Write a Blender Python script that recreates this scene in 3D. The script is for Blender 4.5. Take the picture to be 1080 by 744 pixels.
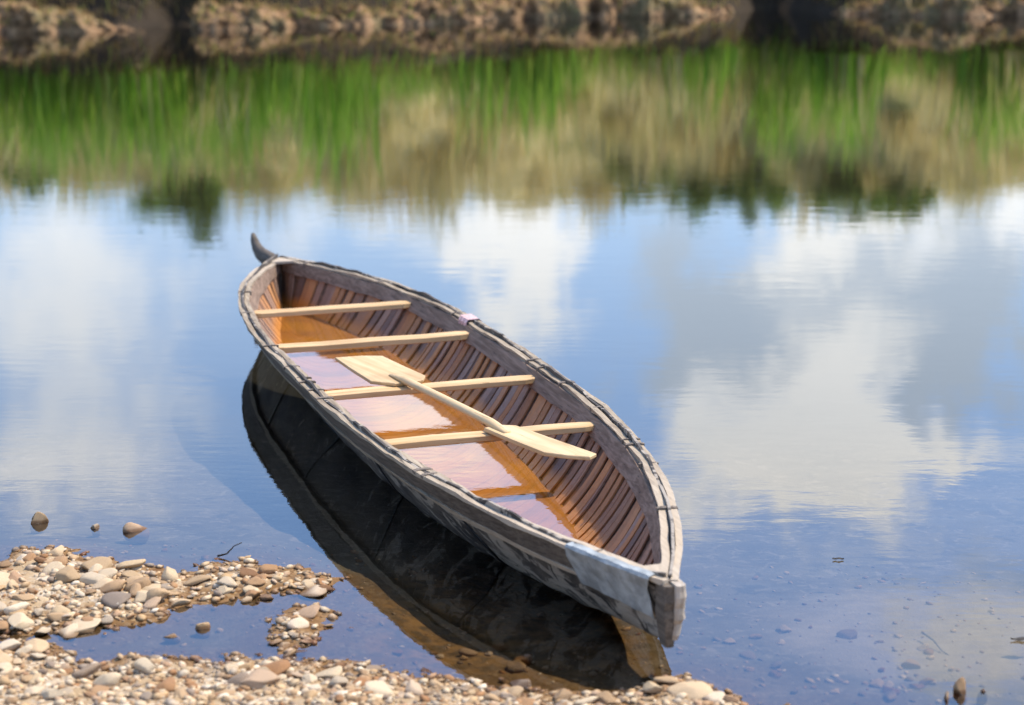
import bpy, bmesh, math, random
import numpy as np
from mathutils import Vector, Matrix
R = math.radians
rnd = random.Random(11)
nr = np.random.default_rng(11)
S = bpy.context.scene
for o in list(bpy.data.objects): bpy.data.objects.remove(o)
COL = S.collection

# ------------------------------------------------------------------ camera
CH, CP, CF = 2.0, R(13.35), 1998.0
cam = bpy.data.cameras.new('camera'); camo = bpy.data.objects.new('camera', cam); COL.objects.link(camo)
camo.location = (0, 0, CH); camo.rotation_euler = (R(90) - CP, 0, 0)
cam.sensor_width = 36; cam.lens = CF / 1080 * 36; cam.clip_end = 2000; cam.clip_start = .05
cam.dof.use_dof = True; cam.dof.focus_distance = 6.5; cam.dof.aperture_fstop = 2.4
S.camera = camo
# ------------------------------------------------------------------ sky, sun, exposure
SUN_AZ, SUN_EL = R(66), R(58)            # azimuth clockwise from straight ahead (+y)
SKY = .15
W = bpy.data.worlds.new('World'); S.world = W; W.use_nodes = True
S.view_settings.view_transform = 'Standard'; S.view_settings.look = 'None'
S.view_settings.exposure = 0.68; S.view_settings.gamma = 1; S.view_settings.use_curve_mapping = False
S.cycles.caustics_reflective = False; S.cycles.caustics_refractive = False
S.cycles.max_bounces = 8; S.cycles.transparent_max_bounces = 12; S.cycles.sample_clamp_indirect = 6
sl = bpy.data.lights.new('sun', 'SUN'); sl.energy = 4.2; sl.angle = R(.5); sl.color = (1, .90, .75)
so = bpy.data.objects.new('sun', sl); COL.objects.link(so)
sd = Vector((math.sin(SUN_AZ) * math.cos(SUN_EL), math.cos(SUN_AZ) * math.cos(SUN_EL), math.sin(SUN_EL)))
so.rotation_euler = sd.to_track_quat('Z', 'Y').to_euler(); so.location = (4, 6, 12)


class G:
    """small node-graph helper"""
    def __init__(s, nt): s.nt = nt; s.nt.nodes.clear()
    def n(s, t, **k):
        x = s.nt.nodes.new(t)
        for a, b in k.items(): setattr(x, a, b)
        return x
    def put(s, sock, v):
        if v is None: return
        if isinstance(v, bpy.types.NodeSocket): s.nt.links.new(v, sock)
        else:
            if sock.type == 'RGBA' and len(v) == 3: v = (*v, 1)
            sock.default_value = v
    def m(s, op, a, b=None, c=None, clamp=False):
        x = s.n('ShaderNodeMath', operation=op, use_clamp=clamp)
        for i, v in enumerate((a, b, c)): s.put(x.inputs[i], v)
        return x.outputs[0]
    def mix(s, f, a, b, blend='MIX'):
        x = s.n('ShaderNodeMix', data_type='RGBA', blend_type=blend)
        s.put(x.inputs[0], f); s.put(x.inputs[6], a); s.put(x.inputs[7], b); return x.outputs[2]
    def noise(s, vec, scale, detail=3, rough=.55, dist=0, out=0, dim='3D'):
        x = s.n('ShaderNodeTexNoise', noise_dimensions=dim)
        s.put(x.inputs['Vector'], vec)
        x.inputs['Scale'].default_value = scale; x.inputs['Detail'].default_value = detail
        x.inputs['Roughness'].default_value = rough; x.inputs['Distortion'].default_value = dist
        return x.outputs[out]
    def vor(s, vec, scale, out='Distance', feature='F1'):
        x = s.n('ShaderNodeTexVoronoi', feature=feature); s.put(x.inputs['Vector'], vec); x.inputs['Scale'].default_value = scale
        return x.outputs[out]
    def ramp(s, f, stops, mode='LINEAR'):
        x = s.n('ShaderNodeValToRGB'); s.put(x.inputs[0], f); e = x.color_ramp.elements; x.color_ramp.interpolation = mode
        while len(e) < len(stops): e.new(.5)
        for i, (p, c) in enumerate(stops):
            e[i].position = p; e[i].color = (*c, 1) if not isinstance(c, (int, float)) else (c, c, c, 1)
        return x.outputs[0]
    def smooth(s, v, a, b):
        x = s.n('ShaderNodeMapRange', interpolation_type='SMOOTHSTEP'); s.put(x.inputs[0], v)
        x.inputs[1].default_value = a; x.inputs[2].default_value = b; return x.outputs[0]
    def scale(s, vec, v):
        x = s.n('ShaderNodeVectorMath', operation='MULTIPLY'); s.put(x.inputs[0], vec); x.inputs[1].default_value = v; return x.outputs[0]
    def pos(s): return s.n('ShaderNodeNewGeometry').outputs['Position']
    def obj(s): return s.n('ShaderNodeTexCoord').outputs['Object']
    def bump(s, h, strength=.5, dist=.01):
        x = s.n('ShaderNodeBump'); s.put(x.inputs['Height'], h); x.inputs['Strength'].default_value = strength; x.inputs['Distance'].default_value = dist
        return x.outputs[0]
    def sep(s, v): x = s.n('ShaderNodeSeparateXYZ'); s.put(x.inputs[0], v); return x.outputs
    def comb(s, a, b, c):
        x = s.n('ShaderNodeCombineXYZ')
        for i, v in enumerate((a, b, c)): s.put(x.inputs[i], v)
        return x.outputs[0]
    def out(s, sh, t='ShaderNodeOutputMaterial'): o = s.n(t); s.nt.links.new(sh, o.inputs[0])
    def bsdf(s, col, rough=.7, normal=None, spec=.3, sub=None):
        x = s.n('ShaderNodeBsdfPrincipled'); s.put(x.inputs['Base Color'], col); s.put(x.inputs['Roughness'], rough)
        s.put(x.inputs['Specular IOR Level'], spec)
        if normal is not None: s.put(x.inputs['Normal'], normal)
        return x.outputs[0]


def mat(name):
    m = bpy.data.materials.new(name); m.use_nodes = True; return m, G(m.node_tree)


# ---- the sky: clear Nishita blue with cumulus standing over the far shore
def build_world():
    g = G(W.node_tree)
    sky = g.n('ShaderNodeTexSky', sky_type='NISHITA', sun_disc=False)
    sky.sun_elevation = SUN_EL; sky.sun_rotation = SUN_AZ; sky.air_density = 1.0; sky.dust_density = .6; sky.ozone_density = 1.6
    d = g.n('ShaderNodeTexCoord').outputs['Generated']
    x, y, z = g.sep(d)
    az = g.m('ARCTAN2', x, y); el = g.m('ARCSINE', z)
    P = g.comb(az, el, 0.0)
    n1 = g.noise(g.scale(P, (1, 1.6, 1)), 14, 6, .6)
    n2 = g.noise(g.scale(P, (1, 1.7, 1)), 5, 3, .5, out=0)
    wx = g.m('MULTIPLY', g.m('SUBTRACT', g.noise(P, 22, 5, .62), .5), .16)
    wy = g.m('MULTIPLY', g.m('SUBTRACT', g.noise(g.scale(P, (1, 1, 1)), 19, 5, .62, dist=.4), .5), .14)
    azw = g.m('ADD', az, wx); elw = g.m('ADD', el, wy)
    def A(px): return (px - 540) / 1998
    def E(py): return CP + (py - 372) / 1998
    def blobs(lst):
        acc = None
        for px, py, rx, ry, w in lst:
            a = g.m('DIVIDE', g.m('SUBTRACT', azw, A(px)), rx / 1998)
            b = g.m('DIVIDE', g.m('SUBTRACT', elw, E(py)), ry / 1998)
            q = g.m('ADD', g.m('MULTIPLY', a, a), g.m('MULTIPLY', b, b))
            v = g.m('MULTIPLY', g.m('EXPONENT', g.m('MULTIPLY', q, -1.0)), w)
            acc = v if acc is None else g.m('ADD', acc, v)
        return acc
    white = blobs(WHITE); grey = blobs(GREY)
    # scattered cumulus over the rest of the sky, kept away from this stretch
    proj = g.comb(g.m('DIVIDE', x, g.m('MAXIMUM', g.m('ADD', z, .12), .05)), g.m('DIVIDE', y, g.m('MAXIMUM', g.m('ADD', z, .12), .05)), 0.0)
    gen = g.smooth(g.noise(proj, .9, 6, .55), .52, .68)
    away = g.m('MAXIMUM', g.smooth(g.m('ABSOLUTE', az), .42, .75), g.smooth(el, .48, .7))
    gen = g.m('MULTIPLY', g.m('MULTIPLY', gen, away), .75)
    wm = g.smooth(g.m('ADD', white, g.m('MULTIPLY', g.m('SUBTRACT', n1, .5), .35)), .12, .95)
    gm = g.smooth(g.m('ADD', grey, g.m('MULTIPLY', g.m('SUBTRACT', n1, .5), .3)), .2, .8)
    base = g.mix(1.0, sky.outputs[0], (SKY, SKY, SKY), 'MULTIPLY')
    base = g.mix(1.0, base, SKYTINT, 'MULTIPLY')
    haze = g.m('MULTIPLY', g.m('SUBTRACT', 1.0, g.smooth(el, .10, .44)), .55)
    base = g.mix(haze, base, (.80, .92, 1.06))
    shade = g.mix(n2, (.80, .83, .86), (1.06, 1.05, 1.03))
    cw = g.mix(1.0, shade, CLOUDCOL, 'MULTIPLY')
    c = g.mix(g.m('MULTIPLY', gm, .85), base, GREYCOL)
    c = g.mix(g.m('MULTIPLY', wm, .92), c, cw)
    c = g.mix(gen, c, (1.1, 1.1, 1.1))
    b = g.n('ShaderNodeBackground'); g.put(b.inputs[0], c); b.inputs[1].default_value = 1.0
    g.out(b.outputs[0], 'ShaderNodeOutputWorld')

# clouds: (picture x, picture y of its mirror image, half width, half height, weight) -> azimuth and elevation in the sky
WHITE = [(430, 450, 120, 80, .8), (70, 300, 130, 110, .75), (40, 470, 170, 80, .6), (545, 285, 62, 95, .95), (440, 235, 150, 45, .5), (300, 250, 70, 50, .25), (865, 240, 95, 38, .9), (1050, 205, 110, 40, .9),
         (800, 480, 110, 75, .95), (900, 400, 75, 110, .75), (990, 465, 120, 45, .8), (720, 440, 40, 40, .4), (930, 530, 70, 40, .2), (1090, 640, 160, 40, .3)]
GREY = [(1060, 650, 150, 90, .75), (800, 320, 120, 90, .9), (1010, 340, 100, 110, .95), (900, 270, 160, 50, .6), (760, 400, 80, 60, .5)]
CLOUDCOL = (1.45, 1.44, 1.41)
GREYCOL = (.66, .77, .90)
SKYTINT = (.92, 1.24, 1.60)
build_world()


# ------------------------------------------------------------------ object helpers
def link(name, me, material=None, parent=None, label=None, cat=None, group=None, kind=None):
    o = bpy.data.objects.new(name, me); COL.objects.link(o)
    if material and me is not None: me.materials.clear(); me.materials.append(material)
    if parent: o.parent = parent
    if label: o['label'] = label
    if cat: o['category'] = cat
    if group: o['group'] = group
    if kind: o['kind'] = kind
    return o
def tag(o, label, cat, group=None):
    o['label'] = label; o['category'] = cat
    if group: o['group'] = group
    return o
def mesh_np(name, V, F, smooth=False):
    me = bpy.data.meshes.new(name); V = np.asarray(V, np.float32); F = np.asarray(F, np.int32)
    k = F.shape[1]
    me.vertices.add(len(V)); me.vertices.foreach_set('co', V.ravel())
    me.loops.add(F.size); me.loops.foreach_set('vertex_index', F.ravel())
    me.polygons.add(len(F)); me.polygons.foreach_set('loop_start', np.arange(0, F.size, k, dtype=np.int32))
    me.polygons.foreach_set('loop_total', np.full(len(F), k, np.int32))
    if smooth: me.polygons.foreach_set('use_smooth', np.ones(len(F), bool))
    me.update(calc_edges=True); me.validate(); return me
def mesh_py(name, V, F, smooth=False):
    me = bpy.data.meshes.new(name); me.from_pydata([tuple(v) for v in V], [], F); me.update()
    bm = bmesh.new(); bm.from_mesh(me); bmesh.ops.recalc_face_normals(bm, faces=bm.faces); bm.to_mesh(me); bm.free()
    for p in me.polygons: p.use_smooth = smooth
    return me
def grid_faces(n, m, closed=False):
    F = []
    for i in range(n - 1):
        for j in range(m if closed else m - 1):
            k = (j + 1) % m
            F.append((i * m + j, i * m + k, (i + 1) * m + k, (i + 1) * m + j))
    return F
def loft(name, rings, smooth=False, caps=True):
    n, m = len(rings), len(rings[0])
    V = [p for r in rings for p in r]; F = grid_faces(n, m, True)
    if caps: F += [tuple(range(m))[::-1], tuple((n - 1) * m + j for j in range(m))]
    return mesh_py(name, V, F, smooth)
def vnoise(P, seed, freq):
    """cheap smooth value noise on an (n,2) or (n,3) array"""
    P = np.asarray(P, float) * freq; r = np.random.default_rng(seed); T = r.random(4096) * 2 - 1
    I = np.floor(P).astype(int); f = P - I; f = f * f * (3 - 2 * f); d = P.shape[1]; pr = (73856093, 19349663, 83492791)
    out = 0
    for c in range(2 ** d):
        h = 0; w = 1
        for a in range(d):
            b = (c >> a) & 1; h = h ^ ((I[:, a] + b) * pr[a]); w = w * (f[:, a] if b else 1 - f[:, a])
        out = out + T[h & 4095] * w
    return out
def ground(px, py, z=0.0):
    d = ((px - 540) / CF, 1.0, -(py - 372) / CF); c, s = math.cos(CP), math.sin(CP)
    v = (d[0], c + d[2] * s, -s + d[2] * c); t = (CH - z) / -v[2]
    return (v[0] * t, v[1] * t)

# ------------------------------------------------------------------ materials
def m_stone():
    m, g = mat('stone'); P = g.obj()
    oi = g.n('ShaderNodeObjectInfo').outputs['Random']; ri = g.n('ShaderNodeNewGeometry').outputs['Random Per Island']
    f = g.m('FRACT', g.m('ADD', g.m('MULTIPLY', oi, 3.7), g.m('MULTIPLY', ri, 1.0)))
    c = g.ramp(f, [(0, (.22, .11, .045)), (.14, (.54, .39, .22)), (.28, (.66, .52, .34)), (.42, (.25, .19, .14)), (.56, (.54, .35, .17)), (.7, (.72, .60, .43)), (.84, (.32, .15, .055)), (1, (.52, .36, .20))])
    n = g.noise(P, 45, 5, .6); c = g.mix(g.smooth(n, .35, .7), c, g.mix(1.0, c, (.62, .56, .5), 'MULTIPLY'))
    n2 = g.noise(P, 160, 3, .6); c = g.mix(g.m('MULTIPLY', g.smooth(n2, .5, .8), .35), c, g.mix(1.0, c, (.55, .45, .36), 'MULTIPLY'))
    z = g.sep(g.pos())[2]                                      # wet up to the waterline
    wet = g.m('SUBTRACT', 1.0, g.smooth(z, .004, .014))
    c = g.mix(wet, c, g.mix(1.0, c, g.mix(g.smooth(z, -.008, 0), (.85, .72, .55), (.42, .32, .22)), 'MULTIPLY'))
    dry = g.smooth(z, -.006, .001)
    g.out(g.bsdf(c, g.m('SUBTRACT', .8, g.m('MULTIPLY', g.m('MULTIPLY', wet, dry), .5)), g.bump(g.noise(P, 90, 6, .65), .5, .004), spec=g.m('MULTIPLY', dry, .3)))
    return m
def m_ground():
    m, g = mat('ground'); P = g.pos(); x, y, z = g.sep(P)
    v1 = g.n('ShaderNodeTexVoronoi'); g.put(v1.inputs['Vector'], P); v1.inputs['Scale'].default_value = 85
    rc = g.sep(v1.outputs['Color'])[0]
    grav = g.ramp(rc, [(0, (.20, .12, .06)), (.3, (.36, .25, .14)), (.55, (.46, .34, .21)), (.8, (.27, .21, .15)), (1, (.62, .51, .36))])
    grav = g.mix(g.smooth(g.noise(P, 9, 4), .46, .64), grav, (.34, .23, .12))
    wet = g.m('SUBTRACT', 1.0, g.smooth(z, .006, .02)); grav = g.mix(wet, grav, g.mix(1.0, grav, (.5, .38, .25), 'MULTIPLY'))
    # lake bed: ochre silt with scattered pale stones
    bed = g.mix(g.smooth(g.noise(P, 3.5, 5, .6), .35, .65), BED1, BED2)
    bed = g.mix(g.m('MULTIPLY', g.smooth(g.noise(P, 19, 5, .65, dist=.8), .52, .66), .6), bed, (.30, .225, .14))
    bed = g.mix(g.m('MULTIPLY', g.smooth(g.noise(P, 7, 5, .65, dist=.5), .54, .68), .6), bed, (.06, .045, .025))
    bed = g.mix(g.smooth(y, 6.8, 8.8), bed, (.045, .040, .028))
    rx = g.m('MULTIPLY', g.m('ADD', x, .05), 1.6); ry = g.m('SUBTRACT', y, 5.05)                # mottled orange-brown patch in the silt by the landing place
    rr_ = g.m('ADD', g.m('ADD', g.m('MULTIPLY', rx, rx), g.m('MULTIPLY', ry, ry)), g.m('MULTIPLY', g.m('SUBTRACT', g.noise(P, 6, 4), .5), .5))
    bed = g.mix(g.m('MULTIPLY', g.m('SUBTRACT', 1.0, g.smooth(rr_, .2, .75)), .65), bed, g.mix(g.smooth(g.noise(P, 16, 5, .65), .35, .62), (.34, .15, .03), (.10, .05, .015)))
    qx = g.m('MULTIPLY', g.m('SUBTRACT', x, 1.3), 1.5); qy = g.m('MULTIPLY', g.m('SUBTRACT', y, 5.2), 1.8)        # pale sandy shoal
    qq = g.m('ADD', g.m('ADD', g.m('MULTIPLY', qx, qx), g.m('MULTIPLY', qy, qy)), g.m('MULTIPLY', g.m('SUBTRACT', g.noise(P, 5, 4), .5), .9))
    bed = g.mix(g.m('MULTIPLY', g.m('SUBTRACT', 1.0, g.smooth(qq, .25, 1.1)), .75), bed, g.mix(g.noise(P, 12, 5, .65), (.22, .15, .08), (.50, .38, .24)))
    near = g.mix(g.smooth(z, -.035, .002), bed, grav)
    # far shore: peat foot painted dark for undercut shade, dry straw on the slope
    shaded_soil = g.mix(g.noise(P, 3, 5), (.012, .008, .005), (.05, .033, .018))
    straw = g.mix(g.noise(g.scale(P, (1.5, 1, .4)), 2.2, 6, .65), (.42, .34, .13), (.60, .50, .24))
    straw = g.mix(g.smooth(g.noise(P, .35, 4), .5, .68), straw, (.10, .13, .03))
    far = g.mix(g.smooth(g.m('ADD', z, g.noise(P, 2, 3)), 1.15, 1.7), shaded_soil, straw)
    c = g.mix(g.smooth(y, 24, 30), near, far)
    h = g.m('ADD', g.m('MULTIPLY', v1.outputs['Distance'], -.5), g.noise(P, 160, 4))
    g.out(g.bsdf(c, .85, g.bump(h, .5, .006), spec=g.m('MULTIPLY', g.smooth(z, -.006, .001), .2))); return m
BED1, BED2 = (.115, .085, .045), (.18, .135, .075)
def m_water(name, tint, ior, amp, silt=0.0):
    m, g = mat(name); P = g.pos(); y = g.sep(P)[1]
    a = g.noise(g.scale(P, (.55, 1.4, 1)), 5, 4, .55, dist=.3)
    b = g.noise(g.scale(P, (.35, 1.5, 1)), 17, 3, .5)
    patch = g.smooth(g.noise(g.scale(P, (.5, 1, 1)), .55, 3), .45, .66)        # breezy patches between glassy ones
    h = g.m('ADD', g.m('MULTIPLY', a, .6), g.m('MULTIPLY', g.m('MULTIPLY', b, patch), .4))
    nrm = g.bump(h, amp, .012)
    fr = g.n('ShaderNodeFresnel'); fr.inputs[0].default_value = ior; g.put(fr.inputs[1], nrm)
    gl = g.n('ShaderNodeBsdfGlossy'); gl.inputs['Roughness'].default_value = .012; gl.inputs[0].default_value = (1, 1, 1, 1); g.put(gl.inputs['Normal'], nrm)
    tr = g.n('ShaderNodeBsdfTransparent'); tr.inputs[0].default_value = (*tint, 1)
    body = tr.outputs[0]
    if silt:
        df = g.n('ShaderNodeBsdfDiffuse'); g.put(df.inputs[0], g.mix(g.smooth(g.noise(P, 3, 4), .35, .65), (.58, .235, .035), (.44, .18, .045)))
        ms = g.n('ShaderNodeMixShader'); ms.inputs[0].default_value = silt; g.nt.links.new(body, ms.inputs[1]); g.nt.links.new(df.outputs[0], ms.inputs[2]); body = ms.outputs[0]
    mx = g.n('ShaderNodeMixShader'); g.put(mx.inputs[0], fr.outputs[0]); g.nt.links.new(body, mx.inputs[1]); g.nt.links.new(gl.outputs[0], mx.inputs[2])
    g.out(mx.outputs[0]); return m
def m_wood(name, c1, c2, dark, along=1, grain=60, rough=.75, vary=.0, crack=.4, wetz=None):
    """grain runs along object axis `along` (0 x, 1 y)"""
    m, g = mat(name); P = g.obj(); sc = [grain, grain, grain]; sc[along] = grain * .06
    Q = g.scale(P, tuple(sc)); n = g.noise(Q, 1.0, 5, .62, dist=.6); f = g.noise(P, 3.2, 3)
    c = g.mix(g.smooth(n, .3, .7), c1, c2)
    c = g.mix(g.m('MULTIPLY', g.smooth(f, .5, .75), .45), c, g.mix(1.0, c, (.6, .52, .46), 'MULTIPLY'))
    ck = g.noise(g.scale(Q, (1.7, 1.7, 1.7)), 1.0, 4, .7); ckm = g.smooth(ck, .60, .68)
    c = g.mix(g.m('MULTIPLY', ckm, crack), c, dark)
    if vary:
        oi = g.n('ShaderNodeObjectInfo').outputs['Random']
        t = g.ramp(oi, [(0, (.28, .13, .06)), (.14, (.21, .14, .10)), (.28, (.48, .20, .055)), (.42, (.12, .08, .065)), (.56, (.34, .19, .115)), (.7, (.27, .195, .15)), (.85, (.52, .23, .075)), (1, (.16, .10, .07))])
        c = g.mix(vary, c, g.mix(1.0, t, g.mix(n, (.75, .75, .75), (1.25, 1.25, 1.25)), 'MULTIPLY'))
    if name == 'weathered_wood':
        yy = g.sep(P)[1]; bl = g.m('MAXIMUM', g.smooth(yy, -1.2, -2.2), g.smooth(yy, 1.7, 2.3)); c = g.mix(g.m('MULTIPLY', bl, .55), c, (.50, .40, .29))
    if wetz is not None:
        z = g.sep(P)[2]; w = g.m('SUBTRACT', 1.0, g.smooth(g.m('ADD', z, g.m('MULTIPLY', g.m('SUBTRACT', f, .5), .06)), wetz, wetz + .06))
        c = g.mix(w, c, WETCOL); rough = g.m('SUBTRACT', rough, g.m('MULTIPLY', w, .25))
    g.out(g.bsdf(c, rough, g.bump(g.m('SUBTRACT', n, g.m('MULTIPLY', ckm, 1.2)), .45, .004))); return m
WETCOL = (.50, .20, .04)
def m_bark():
    m, g = mat('birch_bark'); P = g.obj()
    n = g.noise(g.scale(P, (1.6, 1.0, 2.2)), 5, 5, .62, dist=.5); f = g.noise(g.scale(P, (6, 2.2, 20)), 4, 5, .65)
    c = g.mix(g.smooth(n, .3, .62), (.020, .015, .011), (.10, .078, .058))
    pale = g.smooth(g.m('ADD', g.noise(g.scale(P, (1, 1.5, 1.5)), 7, 4, .6, dist=1.2), g.m('MULTIPLY', g.smooth(g.sep(P)[1], -.3, -2.0), .13)), .58, .65)
    c = g.mix(g.m('MULTIPLY', pale, .75), c, g.mix(f, (.50, .42, .32), (.24, .20, .16)))
    c = g.mix(g.m('MULTIPLY', g.smooth(f, .58, .66), .7), c, (.012, .010, .008))
    g.out(g.bsdf(c, .7, g.bump(g.m('ADD', f, n), .6, .006))); return m
def m_plain(name, c, rough=.7, var=.35, sc=30, bumpd=.003):
    m, g = mat(name); P = g.obj(); n = g.noise(P, sc, 5, .6)
    g.out(g.bsdf(g.mix(g.smooth(n, .3, .7), tuple(v * (1 - var) for v in c), tuple(v * (1 + var * .5) for v in c)), rough, g.bump(n, .5, bumpd))); return m
def m_leaf(name, stops, spread=1.0):
    m, g = mat(name); ri = g.n('ShaderNodeNewGeometry').outputs['Random Per Island']; oi = g.n('ShaderNodeObjectInfo').outputs['Random']
    f = g.m('FRACT', g.m('ADD', g.m('MULTIPLY', ri, .55 * spread), g.m('MULTIPLY', oi, .9)))
    c = g.ramp(f, stops)
    d = g.n('ShaderNodeBsdfDiffuse'); g.put(d.inputs[0], c); t = g.n('ShaderNodeBsdfTranslucent'); g.put(t.inputs[0], c)
    mx = g.n('ShaderNodeMixShader'); mx.inputs[0].default_value = .55; g.nt.links.new(d.outputs[0], mx.inputs[1]); g.nt.links.new(t.outputs[0], mx.inputs[2])
    g.out(mx.outputs[0]); return m
M_stone = m_stone(); M_ground = m_ground()
M_water = m_water('lake_water', (.80, .82, .84), 1.85, .07); M_bilge = m_water('bilge_water', (.92, .78, .56), 1.85, .085, .45)
M_bark = m_bark()
M_pine = m_wood('fresh_pine_cross', (.44, .26, .105), (.60, .40, .20), (.28, .14, .05), 0, 26, .65, crack=.6)
M_paddle = m_wood('fresh_pine_paddle', (.46, .30, .135), (.62, .44, .235), (.38, .22, .09), 1, 24, .6, crack=.5)
M_grey = m_wood('weathered_wood', (.20, .15, .098), (.38, .30, .205), (.035, .028, .022), 1, 90, .85, crack=.8)
M_outwale = m_wood('outwale_wood', (.065, .05, .036), (.15, .118, .088), (.02, .016, .013), 1, 80, .85, crack=.8)
M_inwale = m_wood('inwale_wood', (.13, .082, .052), (.28, .19, .13), (.03, .022, .018), 1, 70, .85, crack=.6)
M_pale = m_wood('bleached_wood', (.30, .24, .18), (.46, .385, .30), (.04, .03, .022), 2, 70, .85, crack=.7)
M_rib = m_wood('cedar_rib', (.2, .12, .08), (.3, .18, .1), (.03, .02, .015), 0, 60, .7, vary=.85, crack=.5, wetz=.02)
M_lining = m_wood('cedar_sheathing', (.10, .06, .035), (.17, .10, .06), (.02, .014, .01), 1, 60, .75, crack=.4, wetz=.02)
M_lash = m_plain('root_lashing', (.17, .13, .095), .8, .5, 120)
M_tape = m_plain('silver_tape', (.29, .30, .285), .5, .35, 22, .002)
M_pink = m_plain('faded_cloth', (.55, .36, .34), .9, .3, 60)
M_pitch = m_plain('pitch_gum', (.012, .010, .009), .45, .4, 50)
M_twig = m_plain('twig_bark', (.05, .04, .03), .8, .4, 120)
M_mud = None

# ------------------------------------------------------------------ canoe shape (local: x across, y along, z up from the waterline)
LH = 2.547; CX, CY, HD = -.391, 7.135, R(18.44)
def hb(s): return .461 * max(0.0, 1 - abs(s) ** 3) * (1 + .047 * s)
def zs(s): return .261 - .035 * s - (.045 * abs(s) ** 3.17 if s < 0 else 0)
def zk(s): return -.13 + (.22 * abs(s) ** 2.2 if s < 0 else .08 * s ** 3)
def em(s): return 1.25 + 1.15 * (1 - abs(s) ** 2.5)
def hp(s, v, off=0.0):
    """point of the hull skin, off metres inside its outer face"""
    b = max(hb(s) - off, 0.0); k = zk(s) + off
    return (v * b, s * LH, k + (zs(s) - k) * abs(v) ** em(s))
def wl(s, z, off):
    k = zk(s) + off
    if k >= z: return 0.0
    return ((z - k) / (zs(s) - k)) ** (1 / em(s)) * max(hb(s) - off, 0)
ST = [math.sin(t) for t in np.linspace(-math.pi / 2, math.pi / 2, 121)]
cM = Matrix.Translation((CX, CY, 0)) @ Matrix.Rotation(HD, 4, 'Z')

# ------------------------------------------------------------------ ground sheet
PX = lambda pts: np.array([ground(*p) for p in pts])
SPIT = PX([(-260, 590), (-60, 596), (0, 592), (20, 580), (60, 577), (90, 584), (120, 590), (165, 598), (195, 607), (212, 603), (216, 592), (250, 589), (290, 598), (330, 604), (357, 611), (345, 621),
           (300, 628), (240, 636), (205, 634), (188, 643), (160, 655), (130, 663), (95, 660), (60, 667), (0, 672), (-260, 680)])
ISLET = PX([(280, 652), (305, 641), (335, 640), (352, 648), (340, 662), (322, 682), (300, 690), (288, 672)])
SHORE = np.concatenate([PX([(-300, 672), (-40, 680), (20, 676), (55, 682), (90, 700), (112, 703), (130, 692), (170, 693), (200, 697), (250, 690), (300, 694), (360, 700), (400, 704), (450, 714), (500, 722), (560, 729), (600, 734), (640, 733),
                            (680, 722), (722, 714), (760, 728), (790, 746), (900, 765), (1120, 790), (1600, 830)]), np.array([(9, 3.6), (60, 0), (60, -60), (-60, -60), (-60, 4), (-8, 5.3)])])
POLYS = [SPIT, ISLET, SHORE]
def sdist(P, poly):
    a = poly; b = np.roll(poly, -1, 0); best = np.full(len(P), 1e9); ins = np.zeros(len(P), bool)
    for p, q in zip(a, b):
        d = q - p; t = np.clip(((P - p) @ d) / (d @ d + 1e-12), 0, 1)
        best = np.minimum(best, np.hypot(*(P - p - t[:, None] * d).T))
        c = ((p[1] > P[:, 1]) != (q[1] > P[:, 1])) & (P[:, 0] < (q[0] - p[0]) * (P[:, 1] - p[1]) / (q[1] - p[1] + 1e-12) + p[0]); ins ^= c
    return np.where(ins, best, -best)
def shore_y(x): return 31.3 + 4.3 * sst(-7, 5, x) + .25 * np.sin(x * .5 + 1) + .2 * np.sin(x * 1.1) + 2.2 * np.exp(-((x - 4.9) / .7) ** 2) + 1.1 * np.exp(-((x + 5.55) / .4) ** 2)
def sst(a, b, x): t = np.clip((x - a) / (b - a), 0, 1); return t * t * (3 - 2 * t)
def height(P):
    P = np.asarray(P, float); x, y = P[:, 0], P[:, 1]
    h = np.full(len(P), -1e9)
    near = y < 30
    out = np.zeros(len(P))
    Q = P[near]; wob = .018 * vnoise(Q, 3, 9) + .010 * vnoise(Q, 4, 27)
    sd1 = sdist(Q, SPIT); sd2 = sdist(Q, ISLET); sd3 = sdist(Q, SHORE)
    sdm = np.maximum(np.maximum(sd1, sd2), sd3) + wob
    land = np.where(sd3 > np.maximum(sd1, sd2), .055, .040)
    up = land * (1 - np.exp(-np.maximum(sdm, 0) * .16 / land)) + np.maximum(sd3 - .5, 0) * .06
    dep = np.clip(.05 + .10 * (Q[:, 1] - 5.0), .045, 1.5)
    dn = -dep * (1 - np.exp(-np.maximum(-sdm, 0) * .20 / dep))
    hh = np.where(sdm > 0, up, dn) + .006 * vnoise(Q, 5, 22) * sst(-.3, .05, sdm) + .004 * vnoise(Q, 6, 60) * sst(-.1, .05, sdm) + .012 * vnoise(Q, 8, 5) * (sdm < 0) * sst(0, .3, -sdm)
    out[near] = hh
    Q = P[~near]; t = Q[:, 1] - shore_y(Q[:, 0])
    top = 2.98 + .80 * sst(-7, 5, Q[:, 0]) + .35 * vnoise(Q[:, :1] @ np.array([[1., 0]]), 9, .3) + .25 * vnoise(Q, 10, .9)
    hf = np.where(t < 0, np.maximum(-1.5, t * .35), .75 * sst(0, .9, t) + top * sst(.8, 9.5, t) + .12 * vnoise(Q, 12, 1.5) * sst(0, 1, t) + .02 * np.maximum(t - 10, 0))
    out[~near] = hf
    return out
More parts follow.
